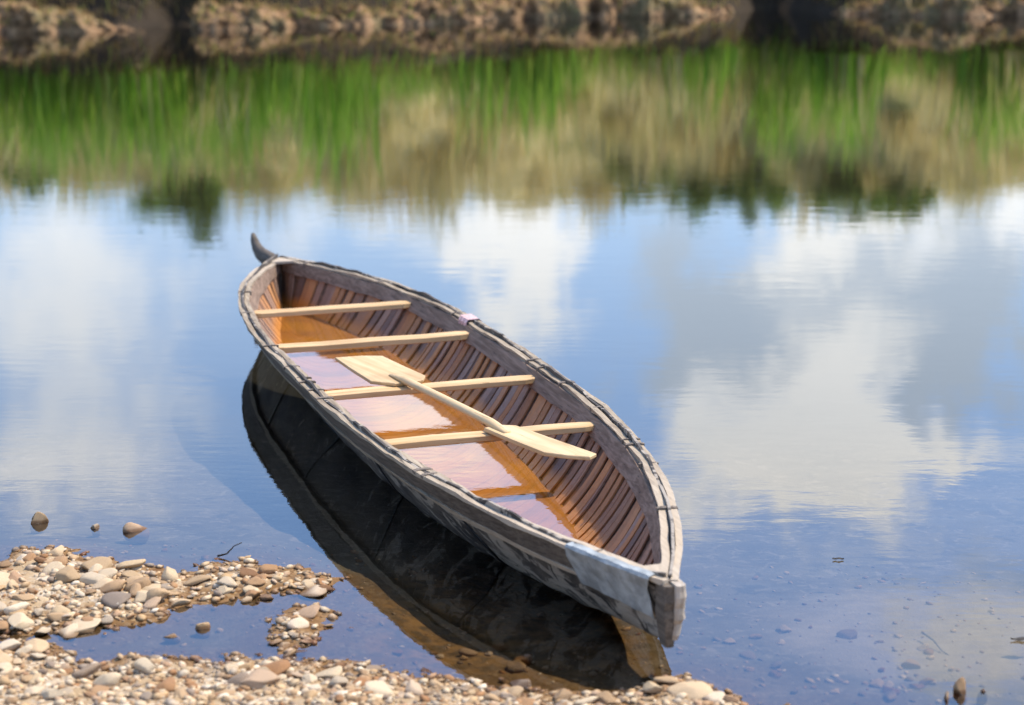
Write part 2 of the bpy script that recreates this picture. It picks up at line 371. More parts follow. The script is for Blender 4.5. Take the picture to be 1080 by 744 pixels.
def build_ground():
    xs = np.concatenate([-np.geomspace(160, 2.75, 46), np.arange(-2.6, 2.61, .025), np.geomspace(2.75, 160, 46)])
    ys = np.concatenate([-np.geomspace(60, .5, 14), np.linspace(0, 4.3, 16), np.arange(4.4, 7.4, .022), np.geomspace(7.45, 29.2, 44), np.arange(29.5, 39.5, .12), np.geomspace(39.7, 300, 50)])
    X, Y = np.meshgrid(xs, ys); P = np.stack([X.ravel(), Y.ravel()], 1); Z = height(P)
    V = np.column_stack([P, Z]); m = len(xs); n = len(ys)
    i = (np.arange(n - 1)[:, None] * m + np.arange(m - 1)[None]).ravel()
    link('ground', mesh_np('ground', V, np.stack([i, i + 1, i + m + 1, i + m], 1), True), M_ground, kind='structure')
build_ground()

def flat_with_hole(name, outer, hole, z, material):
    bm = bmesh.new(); E_ = []
    for loop in ([outer] if hole is None else [outer, hole]):
        v = [bm.verts.new((p[0], p[1], z)) for p in loop]
        E_ += [bm.edges.new((v[i], v[(i + 1) % len(v)])) for i in range(len(v))]
    bmesh.ops.triangle_fill(bm, use_beauty=True, use_dissolve=False, edges=E_)
    bmesh.ops.recalc_face_normals(bm, faces=bm.faces)
    for f in bm.faces:
        if f.normal.z < 0: f.normal_flip()
    me = bpy.data.meshes.new(name); bm.to_mesh(me); bm.free()
    return link(name, me, material, kind='structure')
def wl_loop(z, off):
    r = [(wl(s, z, off), s) for s in ST]; r = [(u, s) for u, s in r if u > 1e-4]
    loop = [(u, s * LH) for u, s in r] + [(-u, s * LH) for u, s in r[::-1]]
    return [tuple((cM @ Vector((a, b, 0)))[:2]) for a, b in loop]
flat_with_hole('water', [(-90, 1.5), (90, 1.5), (90, 44), (-90, 44)], wl_loop(0.0, .003), 0.0, M_water)
flat_with_hole('bilge_water', wl_loop(.012, .0115), None, .012, M_bilge)

# ------------------------------------------------------------------ canoe
def build_canoe():
    root = link('canoe', None, label='old birch bark canoe with weathered gunwales drawn up on the stony shore', cat='canoe')
    root.location = (CX, CY, 0); root.rotation_euler = (0, 0, HD)
    J = lambda k, f, a: a * (math.sin(k * f + 1.3) + .6 * math.sin(k * f * 2.7 + .4) + .4 * math.sin(k * f * 6.1))
    # bark skin, 6 mm thick, a little buckled
    vs_ = np.concatenate([np.linspace(-1, -.05, 20), [0], np.linspace(.05, 1, 20)])
    def ring(s):
        o = []
        for v in vs_:
            p = hp(s, v); w = .004 * math.sin(s * 37 + v * 5) * (1 - abs(v)) * min(1, hb(s) * 6) + .003 * math.sin(s * 71 - v * 9) * (1 - abs(s) ** 8) * (1 - abs(v) ** 6)
            o.append((p[0] + w * (1 if v > 0 else -1), p[1], p[2] - abs(w)))
        return o
    rings = [ring(s) + [hp(s, v, .006) for v in vs_[::-1]] for s in ST]
    link('bark_hull', loft('bark_hull', rings, True), M_bark, root)
    V = [hp(s, v, .0075) for s in ST for v in vs_]; V2 = [hp(s, v, .012) for s in ST for v in vs_]
    m = len(vs_); rings = [V[i * m:(i + 1) * m] + V2[i * m:(i + 1) * m][::-1] for i in range(len(ST))]
    link('sheathing', loft('sheathing', rings, True), M_lining, root)
    # ribs: bent cedar laths
    y = -LH * .965; k = 0
    while y < LH * .965 and k < 100:
        w = rnd.uniform(.032, .060); s0 = y / LH; off = rnd.uniform(.0135, .017); th = rnd.uniform(.006, .009); sk = rnd.uniform(-.024, .024)
        prof = []
        vv = np.linspace(-.985, .985, 29)
        for v in vv:
            c = s0 + (sk * v + .004 * math.sin(v * 6 + k)) / LH; ww = w * (1 - .15 * abs(v)) / 2 / LH
            prof.append([hp(c - ww, v, off), hp(c + ww, v, off), hp(c + ww, v, off + th), hp(c - ww, v, off + th)])
        link('rib', loft('rib', prof, False), M_rib, root)
        y += w + rnd.uniform(.002, .016); k += 1
    # long strips along the sheer
    plan = np.array([(hb(s), s * LH) for s in ST]); tg = np.gradient(plan, axis=0); nrm = np.stack([tg[:, 1], -tg[:, 0]], 1)
    nrm /= np.linalg.norm(nrm, axis=1)[:, None] + 1e-9
    def strip(name, side, d0, d1, z0, z1, mtl, i0=0, i1=None, jz=.002, jd=.0015, seed=0, lean=0.0):
        i1 = i1 or len(ST); rr = []
        r = random.Random(seed); ph = r.uniform(0, 9)
        for i in range(i0, i1):
            s = ST[i]; q = s * LH; e = J(q + ph, 5.1, jd); ez = J(q + ph, 7.3, jz); ez2 = J(q + ph + 3, 9.1, jz)
            def P(d, z):
                u = plan[i][0] + nrm[i][0] * (d + e); yy = plan[i][1] + nrm[i][1] * (d + e)
                return (side * max(u, .0015), yy, zs(s) + z)
            rr.append([P(d0 - lean, z0 + ez2), P(d1 - lean, z0 + ez2), P(d1, z1 + ez), P(d0, z1 + ez)])
        return link(name, loft(name, rr), mtl, root)
    def vb(s, d): return max(.02, (zs(s) - d - zk(s)) / (zs(s) - zk(s))) ** (1 / em(s))
    def band(name, side, d0, d1, o0, o1, mtl, i0, i1, seed):
        rr = []; ph = seed * 1.7
        for i in range(i0, i1):
            s = ST[i]; q = s * LH; e = J(q + ph, 6.1, .0012); ez = J(q + ph, 8.3, .002); ez2 = J(q + ph + 2, 5.7, .003); D = [d0 + ez, (d0 + d1) / 2, d1 + ez2]
            ring = [hp(s, vb(s, max(d, 0)), o1 + e) for d in D] + [hp(s, vb(s, max(d, 0)), o0) for d in D[::-1]]
            rr.append([(side * max(p[0], .0015), p[1], p[2]) for p in ring])
        return link(name, loft(name, rr), mtl, root)
    n = len(ST); IB = next(i for i, t in enumerate(ST) if t > -.962)
    for side in (-1, 1):
        band('outwale', side, .0, .066, -.004, -.019, M_outwale, IB, n - 2, 3 + side)
        band('inwale', side, .003, .066, .0245, .036, M_inwale, 6, n - 6, 9 + side)
        strip('gunwale_cap', side, .004, .024, .0005, .012, M_grey, 1, n - 1, seed=13 + side, jd=.0022, jz=.0028)
        strip('gunwale_lath', side, -.030, -.008, -.001, .010, M_grey, 4, n - 4, seed=17 + side, jd=.003, jz=.003)
        band('rub_strip', side, .068, .084, -.004, -.022, M_grey, IB, n - 4, 21 + side)
        strip('bark_edge', side, -.0055, .0035, -.01, .019, M_bark, 4, n - 4, seed=29 + side, jz=.006)
        # split-root lashings round the gunwale
        for q in sorted(rnd.uniform(-LH * .93, LH * .93) for _ in range(12)):
            q += 0.0; s = q / LH; i = min(range(n), key=lambda t: abs(ST[t] - s)); rr = []
            N = Vector((side * nrm[i][0], nrm[i][1], 0)); T = Vector((-N.y, N.x, 0)); c = Vector((side * plan[i][0], plan[i][1], zs(s))) + N * -.004
            w = rnd.uniform(.008, .02); mr = []
            for t in (-1, -.3, .3, 1):
                ring_ = []
                for a, b in ((-.031, -.03), (-.032, .011), (-.02, .0135), (.015, .0148), (.0305, .012), (.029, .002), (.02, -.004), (-.02, -.008)):
                    ring_.append(c + N * a * (1 + .02 * rnd.random()) + T * (w * t / 2 + .004 * b * 20 * rnd.uniform(.5, 1)) + Vector((0, 0, b)))
                mr.append(ring_)
            link('lashing', loft('lashing', mr), M_lash, root)
        # pitch-gummed bark seams
        for s0 in (-.62, -.33, .02, .36, .66):
            s0 += rnd.uniform(-.03, .03); rr = []
            for v in np.linspace(-.97, -.1, 16):
                c = s0 + .03 * math.sin(v * 4 + s0 * 9); w = (.008 + .006 * math.sin(v * 17 + s0 * 31)) / LH
                a = hp(c - w, v, -.0005); b = hp(c + w, v, -.0005); a2 = hp(c - w, v, -.006); b2 = hp(c + w, v, -.006)
                rr.append([(side * -1 * p[0], p[1], p[2]) for p in (a, b, b2, a2)])
            link('seam', loft('seam', rr), M_pitch, root)
    # thwarts
    for s in (.52, .232, -.104, -.387):
        b = hb(s) - .032; z = zs(s) - .022; y0 = s * LH; rr = []
        th = rnd.uniform(.022, .026); wd = rnd.uniform(.062, .074)
        for t in (-1, -.985, -.90, -.5, 0, .5, .86, .955, 1):
            w = wd / 2 * (.45 if abs(t) == 1 else .72 if abs(t) > .94 else 1); h = th * (.6 if abs(t) == 1 else 1); e = .0015 * math.sin(t * 7 + s * 5); c = .003
            rr.append([(t * b, y0 - w, z - h + c), (t * b, y0 - w + c, z - h), (t * b, y0 + w - c, z - h), (t * b, y0 + w, z - h + c), (t * b, y0 + w, z - c + e), (t * b, y0 + w - c, z + e), (t * b, y0 - w + c, z + e), (t * b, y0 - w, z - c + e)])
        link('thwart', loft('thwart', rr), M_pine, root)
    # bow stem: weathered upright board
    bm = bmesh.new(); y0 = -LH
    rr = []
    for i, z in enumerate(np.linspace(.10, zs(-1) + .010, 11)):
        f = -.016 - .022 * min(1, (i / 5) ** 1.2) + rnd.uniform(-.006, .006); w = .014 + .012 * min(1, i / 4) + rnd.uniform(-.003, .003)
        rr.append([(.002, y0 + .03, z), (.003, y0 + f, z), (.010, y0 + f - .007, z), (.006 + w * .7, y0 + f - .005, z), (.008 + w, y0 + f + .006, z), (.008 + w, y0 + .03, z)])
    r2 = []
    for i, z in enumerate(np.linspace(.078, zs(-1) + .004, 9)):
        f = -.010 - .016 * min(1, i / 4) + rnd.uniform(-.003, .003); w = .012 + .014 * min(1, i / 4)
        r2.append([(-w, y0 + .03, z), (-w * .9, y0 + f, z), (.0, y0 + f - .004, z), (.012, y0 + f, z), (.013, y0 + .03, z)])
    link('stem_core', loft('stem_core', r2), M_outwale, root)
    link('bow_stem', loft('bow_stem', rr), M_pale, root)
    # stern stem: sweeps up into a hooked tip
    path = [(LH - .02, -.04, .02, .03), (LH - .005, .08, .02, .032), (LH - .005, .15, .023, .036), (LH + .02, .192, .030, .044), (LH + .10, .198, .033, .046), (LH + .19, .200, .032, .046), (LH + .27, .210, .029, .043), (LH + .33, .236, .025, .037), (LH + .365, .272, .019, .026), (LH + .378, .300, .009, .013)]
    rr = []
    for i, (yy, z, w, h) in enumerate(path):
        a = path[max(i - 1, 0)]; b = path[min(i + 1, len(path) - 1)]; t = Vector((0, b[0] - a[0], b[1] - a[1])).normalized(); N = Vector((0, -t.z, t.y))
        rr.append([Vector((-.055 * max(0, (yy - LH) / .37), yy, z)) + Vector((w * math.cos(q), 0, 0)) + N * h * math.sin(q) for q in np.linspace(0, 2 * math.pi, 11)[:-1]])
    o = link('stern_stem', loft('stern_stem', rr, True), M_outwale, root)
    # short end decks
    for s0, s1 in ((-.995, -.955), (.985, .94)):
        rr = []
        for t in np.linspace(0, 1, 5):
            s = s0 + (s1 - s0) * t; b = max(hb(s) - .012, .006)
            rr.append([(-b, s * LH, zs(s) + .0005), (b, s * LH, zs(s) + .0005), (b, s * LH, zs(s) + .0125), (-b, s * LH, zs(s) + .0125)])
        link('end_deck', loft('end_deck', rr), M_grey, root)
    # silver repair tape over the port bow gunwale
    rr = []
    for s in np.linspace(-.872, -.984, 22):
        i = min(range(n), key=lambda t: abs(ST[t] - s)); f = np.interp(s, ST, np.arange(n)); i = int(f); q = f - i
        p0 = plan[i] * (1 - q) + plan[min(i + 1, n - 1)] * q; nn = nrm[i] * (1 - q) + nrm[min(i + 1, n - 1)] * q
        wr = .0015 * math.sin(s * 160) + .001 * math.sin(s * 410)
        def P(d, z): return (-max(p0[0] + nn[0] * d, .002), p0[1] + nn[1] * d, zs(s) + z)
        def Q(d, o): p = hp(s, vb(s, d), o); return (-max(p[0], .002), p[1], p[2])
        o_ = [P(.004, .0195 + wr), P(.0285, .0185 + wr), P(.034 + wr, .010), Q(.02, -.030 + wr), Q(.05, -.028 - wr), Q(.094, -.027 + wr)]
        i_ = [Q(.094, -.025 + wr), Q(.05, -.026 - wr), Q(.02, -.028 + wr), P(.032 + wr, .009), P(.0275, .0165 + wr), P(.004, .0175 + wr)]
        rr.append(o_ + i_)
    link('tape_patch', loft('tape_patch', rr, False), M_tape, root)
    # faded cloth tied over the starboard gunwale
    rr = []
    for s in np.linspace(.252, .292, 8):
        f = np.interp(s, ST, np.arange(n)); i = int(f); p0 = plan[i] + (plan[i + 1] - plan[i]) * (f - i); nn = nrm[i]; wr = .003 * math.sin(s * 500)
        def P(d, z): return (p0[0] + nn[0] * d, p0[1] + nn[1] * d, zs(s) + z)
        rr.append([P(-.037 + wr, -.10), P(-.041 + wr, .006), P(-.03, .021 + wr), P(.02, .022 + wr), P(.033, .01), P(.031, -.07), P(.029, -.07), P(.030, .009), P(.02, .019 + wr), P(-.03, .018 + wr), P(-.038 + wr, .005), P(-.0345 + wr, -.10)])
    link('cloth_tie', loft('cloth_tie', rr), M_pink, root)
build_canoe()

# ------------------------------------------------------------------ double-bladed paddle lying across two thwarts
def build_paddle():
    A, B = Vector((-.605, 7.30)), Vector((.262, 5.842)); L = (B - A).length; ax = (B - A).normalized(); px_ = Vector((-ax.y, ax.x))
    zt = lambda y: .2435 + (6.89 - y) * .0152
    root = link('paddle', None, label='pale new wooden paddle with a blade at each end lying across the thwarts', cat='paddle')
    root.location = (A.x, A.y, 0)
    ang = math.atan2(ax.y, ax.x) - math.pi / 2; root.rotation_euler = (0, 0, ang)
    # local: y along the shaft, x to its left-hand side
    def tolocal(p): d = Vector(p) - A; return (d.x * math.cos(ang) + d.y * math.sin(ang), -d.x * math.sin(ang) + d.y * math.cos(ang))
    def wy(l): return A.y + ax.y * l
    def blade(outl):
        pts = [tolocal(p) for p in outl]; n = len(pts); cx = sum(p[0] for p in pts) / n; cy = sum(p[1] for p in pts) / n
        rr = []
        for sc, dz in ((.985, .0), (1, .003), (1, .011), (.985, .0135)):
            rr.append([(cx + (p[0] - cx) * sc, cy + (p[1] - cy) * sc, zt(wy(p[1])) + .0015 + dz) for p in pts])
        return loft('blade', rr)
    link('blade', blade([(-.700, 7.285), (-.60, 7.315), (-.515, 7.310), (-.42, 7.13), (-.328, 6.965), (-.334, 6.90), (-.375, 6.865), (-.435, 6.842), (-.53, 6.885), (-.62, 7.09)]), M_paddle, root)
    link('blade', blade([(-.095, 6.195), (-.05, 6.235), (.012, 6.225), (.14, 6.045), (.272, 5.862), (.250, 5.826), (.175, 5.848), (.104, 5.882), (.0, 6.04)]), M_paddle, root)
    rr = []; p0 = tolocal((-.455, 6.97)); p1 = tolocal((-.015, 6.125)); l0, l1 = p0[1], p1[1]
    for i, t in enumerate(np.linspace(0, 1, 24)):
        l = l0 + (l1 - l0) * t; e = min(1, min(t, 1 - t) * 9); a = .0135 + .0035 * e; h = .005 + .010 * e; zc = zt(wy(l)) + .0145 + h * .45
        rr.append([(p0[0] + (p1[0] - p0[0]) * t + a * math.cos(q) + .002 * math.sin(l * 5), l, zc + h * math.sin(q)) for q in np.linspace(0, 2 * math.pi, 15)[:-1]])
    link('shaft', loft('shaft', rr, True), M_paddle, root)
build_paddle()

# ------------------------------------------------------------------ stones
def stone_mesh(seed, sub=3):
    bm = bmesh.new(); bmesh.ops.create_icosphere(bm, subdivisions=sub, radius=1); r = np.random.default_rng(seed)
    P = np.array([v.co[:] for v in bm.verts])
    for k in range(9):
        d = r.normal(size=3); d /= np.linalg.norm(d); c = r.uniform(.42, .82); q = P @ d; P = P - np.outer(np.maximum(q - c, 0) * .93, d)
    P = P * (1 + .07 * vnoise(P, seed, 2.3) + .03 * vnoise(P, seed + 1, 6))[:, None] * np.array([1, r.uniform(.55, .95), r.uniform(.3, .6)])
    P /= np.abs(P[:, 0]).max()
    for v, p in zip(bm.verts, P): v.co = p
    me = bpy.data.meshes.new('stone'); bm.to_mesh(me); bm.free(); me.materials.append(M_stone)
    for p in me.polygons: p.use_smooth = True
    return me
SM = [stone_mesh(100 + i) for i in range(14)]
def stone(px, py, wpx, label, group=None, mesh=None, sink=.3, rot=None, flat=1.0, cat='stone'):
    x, y = ground(px, py, .02); d = math.hypot(math.hypot(x, y), CH); r = wpx / CF * d / 2
    me = mesh if mesh is not None else rnd.choice(SM); o = bpy.data.objects.new('stone', me); COL.objects.link(o)
    z = float(height(np.array([[x, y]]))[0]); zz = max(v.co.z for v in me.vertices) * r * flat
    o.location = (x, y, z + zz * (1 - 2 * sink)); o.scale = (r, r * rnd.uniform(.85, 1.1), r * flat)
    o.rotation_euler = (rnd.uniform(-.3, .3), rnd.uniform(-.3, .3), rnd.uniform(0, 6.28) if rot is None else rot)
    return tag(o, label, cat, group)
def in_water(px, py, wpx, label, top, **k):
    """a stone on the lake bed whose top comes to height `top` above the water"""
    o = stone(px, py, wpx, label, **k); bed = float(height(np.array([o.location[:2]]))[0]); Z = [v.co.z for v in o.data.vertices]
    k_ = max(o.scale[2], (top - bed + .006) / (max(Z) - min(Z))); o.scale[2] = k_; o.location.z = top - max(Z) * k_      # stands on the bed
    o.rotation_euler[0] = o.rotation_euler[1] = 0; return o
in_water(41, 545, 22, 'rounded tan stone standing alone in the water, leftmost of three', .036, mesh=SM[11], flat=1.25)
in_water(142, 553, 30, 'broad brown wet stone in the water, biggest of three in a row', .028, rot=.3, mesh=SM[12])
in_water(100, 551, 13, 'tiny orange stone between two larger stones in the water', .013)
in_water(315, 592, 11, 'small orange stone just off the pointed tip of the gravel spit', .010)
in_water(214, 655, 17, 'small dark stone poking out of the narrow blue channel', .016)
in_water(181, 663, 20, 'low flat brown stone in the channel below the spit', .006, flat=.6)
in_water(24, 577, 10, 'small brown stone in the shallows above the left of the spit', .01)
stone(30, 590, 20, 'round yellowish stone at the upper left edge of the spit', sink=.05)
stone(60, 584, 24, 'brown stone on the top edge of the spit with a tan stone before it', sink=.1)
stone(152, 630, 34, 'large pale cream stone lying on the middle of the spit', mesh=SM[3], rot=-.5, sink=.15, flat=.9)
stone(118, 622, 36, 'long pale slab stone beside the large cream stone', mesh=SM[5], rot=.2, sink=.2, flat=.6)
stone(88, 655, 42, 'long flat whitish stone along the lower edge of the spit', mesh=SM[7], rot=.25, sink=.2, flat=.55)
stone(140, 594, 38, 'flat grey-green stone at the notch side of the spit', mesh=SM[2], rot=-.2, sink=.2, flat=.5)
stone(285, 600, 24, 'wet orange stone on the far rim of the spit tip', mesh=SM[1], sink=.2)
stone(330, 618, 34, 'grey-brown flat stone at the very tip of the spit', mesh=SM[8], rot=.1, sink=.15, flat=.6)
stone(260, 627, 17, 'white oval pebble near the lower rim of the spit tip', sink=.1)
stone(327, 643, 34, 'flat tan stone on top of the small stone islet', mesh=SM[4], rot=0, sink=.05, flat=.6)
stone(318, 655, 30, 'pale flat stone at the front of the small stone islet', mesh=SM[6], rot=.1, sink=.1, flat=.6)
stone(306, 684, 20, 'dark reddish wet stone at the foot of the small islet', sink=.2)
stone(706, 716, 33, 'chunky cream stone right under the canoe bow', mesh=SM[9], sink=.12, flat=1.1)
stone(688, 726, 22, 'pointed pale stone just left of the one under the bow', mesh=SM[10], sink=.1, flat=1.5)
stone(640, 738, 34, 'pale tan stone at the water edge left of the bow', sink=.2)
stone(730, 728, 52, 'long low cream stone right of the bow at the water edge', mesh=SM[5], rot=.1, sink=.25, flat=.6)
stone(770, 736, 20, 'small orange stone at the right end of the near shore', sink=.2)
in_water(548, 714, 44, 'big wet amber stone in the dark mirror of the hull', .012, mesh=SM[0])
in_water(1012, 722, 20, 'reddish upright stone among stones at the lower right', .040, flat=1.5)
in_water(998, 730, 14, 'small round orange stone by the reddish upright one', .022)
in_water(1035, 722, 14, 'small tan stone right of the reddish upright one', .008)
in_water(828, 737, 22, 'lone orange stone under shallow water right of the bow', .004)
in_water(938, 722, 22, 'pale stone just under the surface left of the reddish one', .0)
def scatter(poly, n, lo, hi, label, group, box, marg=.0):
    c = 0; t = 0
    while c < n and t < 6000:
        t += 1; px, py = rnd.uniform(*box[0]), rnd.uniform(*box[1]); p = np.array([ground(px, py)])
        if sdist(p, poly)[0] < marg: continue
        w = lo + (hi - lo) * rnd.random() ** 2.2
        stone(px, py, w, label, group, sink=rnd.uniform(.1, .3), flat=rnd.uniform(.6, 1)); c += 1
scatter(SPIT, 130, 10, 38, 'weathered tan stone lying in the gravel of the spit', 'stones on the gravel spit', ((-5, 355), (578, 672)), .012)
scatter(ISLET, 14, 9, 20, 'brown stone heaped on the small islet in the channel', 'stones of the small islet', ((282, 352), (640, 690)), -.01)
scatter(SHORE, 120, 10, 38, 'pale stone in the blurred gravel along the near shore', 'stones on the near shore', ((-5, 790), (676, 744)), .004)
for i in range(34):
    px, py = rnd.uniform(760, 1090), rnd.uniform(640, 742); o = stone(px, py, rnd.uniform(8, 24), 'pale stone lying on the lake bed under shallow water', 'sunken stones at lower right', sink=.3)
for i in range(16):
    px, py = rnd.uniform(375, 560), rnd.uniform(655, 715); o = stone(px, py, rnd.uniform(10, 26), 'amber stone on the lake bed seen through the dark hull mirror', 'sunken stones in the hull mirror', sink=.25)
# the fine gravel between them: nobody could count it
def gravel(name, polys, n, box, lo, hi, marg, seed):
    bm = bmesh.new(); bmesh.ops.create_icosphere(bm, subdivisions=1, radius=1); B = np.array([v.co[:] for v in bm.verts]); F = np.array([[v.index for v in f.verts] for f in bm.faces]); bm.free()
    r = np.random.default_rng(seed); P = np.column_stack([r.uniform(*box[0], n * 8), r.uniform(*box[1], n * 8)])
    P = np.array([ground(a, b) for a, b in P]) ; k = np.zeros(len(P), bool)
    for pl in polys: k |= sdist(P, pl) > marg
    P = P[k][:n]; Z = height(P); Vs = []; Fs = []
    for i, (x, y) in enumerate(P):
        s = lo + (hi - lo) * r.random() ** 3; v = B * np.array([1, r.uniform(.55, 1), r.uniform(.3, .65)]) * s * (1 + .22 * r.uniform(-1, 1, (len(B), 1)))
        a = r.uniform(0, 6.28); c, sn = math.cos(a), math.sin(a); t = r.uniform(-.4, .4); v = v @ np.array([[c, sn, 0], [-sn, c, 0], [0, 0, 1]]).T; v[:, 2] += v[:, 0] * t
        Vs.append(v + np.array([x, y, Z[i] + s * .08])); Fs.append(F + i * len(B))
    link(name, mesh_np(name, np.concatenate(Vs), np.concatenate(Fs), False), M_stone, kind='stuff')
gravel('gravel', POLYS, 5600, ((-30, 810), (574, 775)), .004, .021, -.012, 5)
gravel('lake_bed_pebbles', [np.array([(-3, 4), (3, 4), (3, 8), (-3, 8)])], 800, ((-20, 1100), (560, 750)), .005, .016, 0, 6)

# ------------------------------------------------------------------ drift on the water
def tube(name, pts, rad, mtl, parent=None, sides=7):
    rr = []
    for i, p in enumerate(pts):
        a = Vector(pts[max(i - 1, 0)]); b = Vector(pts[min(i + 1, len(pts) - 1)]); t = (b - a).normalized(); u = t.orthogonal().normalized(); w = t.cross(u); r = rad * (1 - .6 * i / (len(pts) - 1))
        rr.append([Vector(p) + u * r * math.cos(q) + w * r * math.sin(q) for q in np.linspace(0, 2 * math.pi, sides + 1)[:-1]])
    return link(name, loft(name, rr, True), mtl, parent)
x, y = ground(236, 588); tag(tube('twig', [(x - .02, y, .004), (x + .01, y, .012), (x + .03, y + .02, .03), (x + .055, y + .02, .042)], .0035, M_twig), 'short dark twig sticking out at the notch of the gravel spit', 'twig')
x, y = ground(985, 665); tag(tube('twig', [(x - .02, y + .06, -.03), (x, y, -.03), (x + .012, y - .05, -.04), (x + .03, y - .08, -.045)], .003, M_twig), 'thin crooked twig lying under the shallow water at right', 'twig')
def leaf_scrap(px, py, w, label, mtl, seed):
    r = random.Random(seed); x, y = ground(px, py); rr = []
    for t in np.linspace(0, 1, 9):
        h = w * .16 * math.sin(math.pi * min(t * .9 + .06, 1)) * r.uniform(.6, 1.2); X = x + (t - .5) * w; z = .003 + .003 * abs(math.sin(t * 5 + seed))
        rr.append([(X, y - h, z), (X, y, z + .003), (X, y + h, z + .001), (X, y, z - .002)])
    return tag(link('leaf', loft('leaf', rr), mtl), label, 'leaf')
leaf_scrap(884, 591, .035, 'dark curled leaf floating alone on the open water at right', M_twig, 2)
leaf_scrap(1079, 676, .07, 'black curled leaf on the water at the right edge', M_twig, 5)

# ------------------------------------------------------------------ far shore: mud banks, reeds, straw, shrubs
def m_mudm():
    m, g = mat('mud'); P = g.pos(); n = g.noise(g.scale(P, (1, 1, 1.8)), 3.2, 6, .65); f = g.noise(P, 11, 5, .65)
    c = g.mix(g.smooth(n, .34, .6), (.08, .042, .018), (.40, .235, .115)); c = g.mix(g.smooth(g.noise(P, 1.1, 3), .5, .62), c, g.mix(f, (.10, .07, .03), (.36, .27, .13))); c = g.mix(g.m('MULTIPLY', g.smooth(f, .55, .7), .7), c, (.05, .03, .02))
    g.out(g.bsdf(c, .9, g.bump(f, .8, .05))); return m
M_mud = m_mudm()
MUDV = []
def mud_bank(x0, x1, hgt, seed):
    n = int((x1 - x0) / .035); m = 48; rr = []; r = np.random.default_rng(seed)
    for i in range(n + 1):
        t = i / n; x = x0 + (x1 - x0) * t; tp = (1 - abs(2 * t - 1) ** 5) ** .6 * (.85 + .2 * math.sin(x * 1.7 + seed)); yc = float(shore_y(np.array([x]))[0]) + .15
        ring = []
        for q in np.linspace(0, math.pi, m):
            ring.append((x, yc - 1.0 * max(tp, .03) * math.cos(q), -.12 + (hgt + .12) * max(tp, .03) * math.sin(q) ** .7))
        rr.append(ring)
    V = np.array([p for q in rr for p in q]); d = .13 * vnoise(V, seed, 1.7) + .13 * vnoise(V, seed + 1, 4.2) + .10 * np.abs(vnoise(V, seed + 2, 9)) + .05 * vnoise(V, seed + 3, 19)
    V[:, 2] += d * sst(-.1, .15, V[:, 2]); V[:, 1] -= d * 1.3
    i = (np.arange(n)[:, None] * m + np.arange(m - 1)[None]).ravel()
    MUDV.append(V[(V[:, 2] > .12)])
    link('mud_bank', mesh_np('mud_bank', V, np.stack([i, i + m, i + m + 1, i + 1], 1), True), M_mud, kind='structure')
mud_bank(-14, -5.75, .34, 3); mud_bank(-5.35, -2.2, .33, 4); mud_bank(-2.45, 4.35, .44, 5); mud_bank(5.85, 14, .46, 7)
M_reed = m_leaf('reed', [(0, (.18, .36, .035)), (.3, (.28, .48, .055)), (.55, (.40, .54, .09)), (.8, (.16, .36, .04)), (1, (.52, .50, .16))])
M_straw = m_leaf('straw', [(0, (.58, .47, .20)), (.4, (.70, .59, .30)), (.7, (.48, .44, .15)), (1, (.74, .64, .36))])
M_bush = m_leaf('bush_leaf', [(0, (.12, .20, .03)), (.4, (.18, .27, .05)), (.75, (.24, .32, .07)), (1, (.14, .17, .04))])
def blades(n, rad, hlo, hhi, wid, seed, bend=.35):
    r = np.random.default_rng(seed); V = []; F = []
    for i in range(n):
        a = r.uniform(0, 6.28); q = rad * math.sqrt(r.random()); x, y = q * math.cos(a), q * math.sin(a) * .6; h = r.uniform(hlo, hhi); d = r.uniform(0, 6.28); bd = r.uniform(0, bend) * h; w = wid * r.uniform(.6, 1.2); fx, fy = math.cos(d + 1.57), math.sin(d + 1.57)
        b = len(V)
        for t in (0, .4, .75, 1):
            cx, cy, cz = x + math.cos(d) * bd * t * t, y + math.sin(d) * bd * t * t, h * t * (1 - .12 * t); ww = w * (1 - t * .95) / 2 + .001
            V += [(cx - fx * ww, cy - fy * ww, cz), (cx + fx * ww, cy + fy * ww, cz)]
        F += [(b + 2 * k, b + 2 * k + 1, b + 2 * k + 3, b + 2 * k + 2) for k in range(3)]
    return V, F
RM = []
for i in range(6):
    V, F = blades(46, .42, .6, 1.6, .042, 40 + i); me = mesh_np('reed_clump', V, F); me.materials.append(M_reed); RM.append(me)
SMM = []
for i in range(4):
    V, F = blades(70, .4, .5, 1.1, .035, 60 + i, .5); me = mesh_np('straw_tuft', V, F); me.materials.append(M_straw); SMM.append(me)
def plant(name, me, x, t, sc, label, cat, group):
    y = float(shore_y(np.array([x]))[0]) + t; z = float(height(np.array([[x, y]]))[0])
    o = bpy.data.objects.new(name, me); COL.objects.link(o); o.location = (x, y, z - .05); o.rotation_euler = (rnd.uniform(-.08, .08), rnd.uniform(-.08, .08), rnd.uniform(0, 6.28)); o.scale = (sc, sc, sc * rnd.uniform(.85, 1.15))
    return tag(o, label, cat, group)
for i in range(170):
    x = rnd.uniform(-12.5, 12.5); t = rnd.choice([rnd.uniform(.85, 1.5), rnd.uniform(1.3, 3.4)])
    if vnoise(np.array([[x, t * .4]]), 77, .9)[0] < -.15: continue
    plant('reed_clump', rnd.choice(RM), x, t, rnd.uniform(.95, 1.75), 'clump of tall green reeds on the far bank above the mud', 'reeds', 'reed clumps along the far bank')
for i in range(120):
    plant('straw_tuft', rnd.choice(SMM), rnd.uniform(-12, 12), rnd.uniform(.9, 8), rnd.uniform(.9, 1.7), 'tuft of dry straw-coloured grass on the far slope', 'grass tuft', 'dry grass tufts on the far slope')
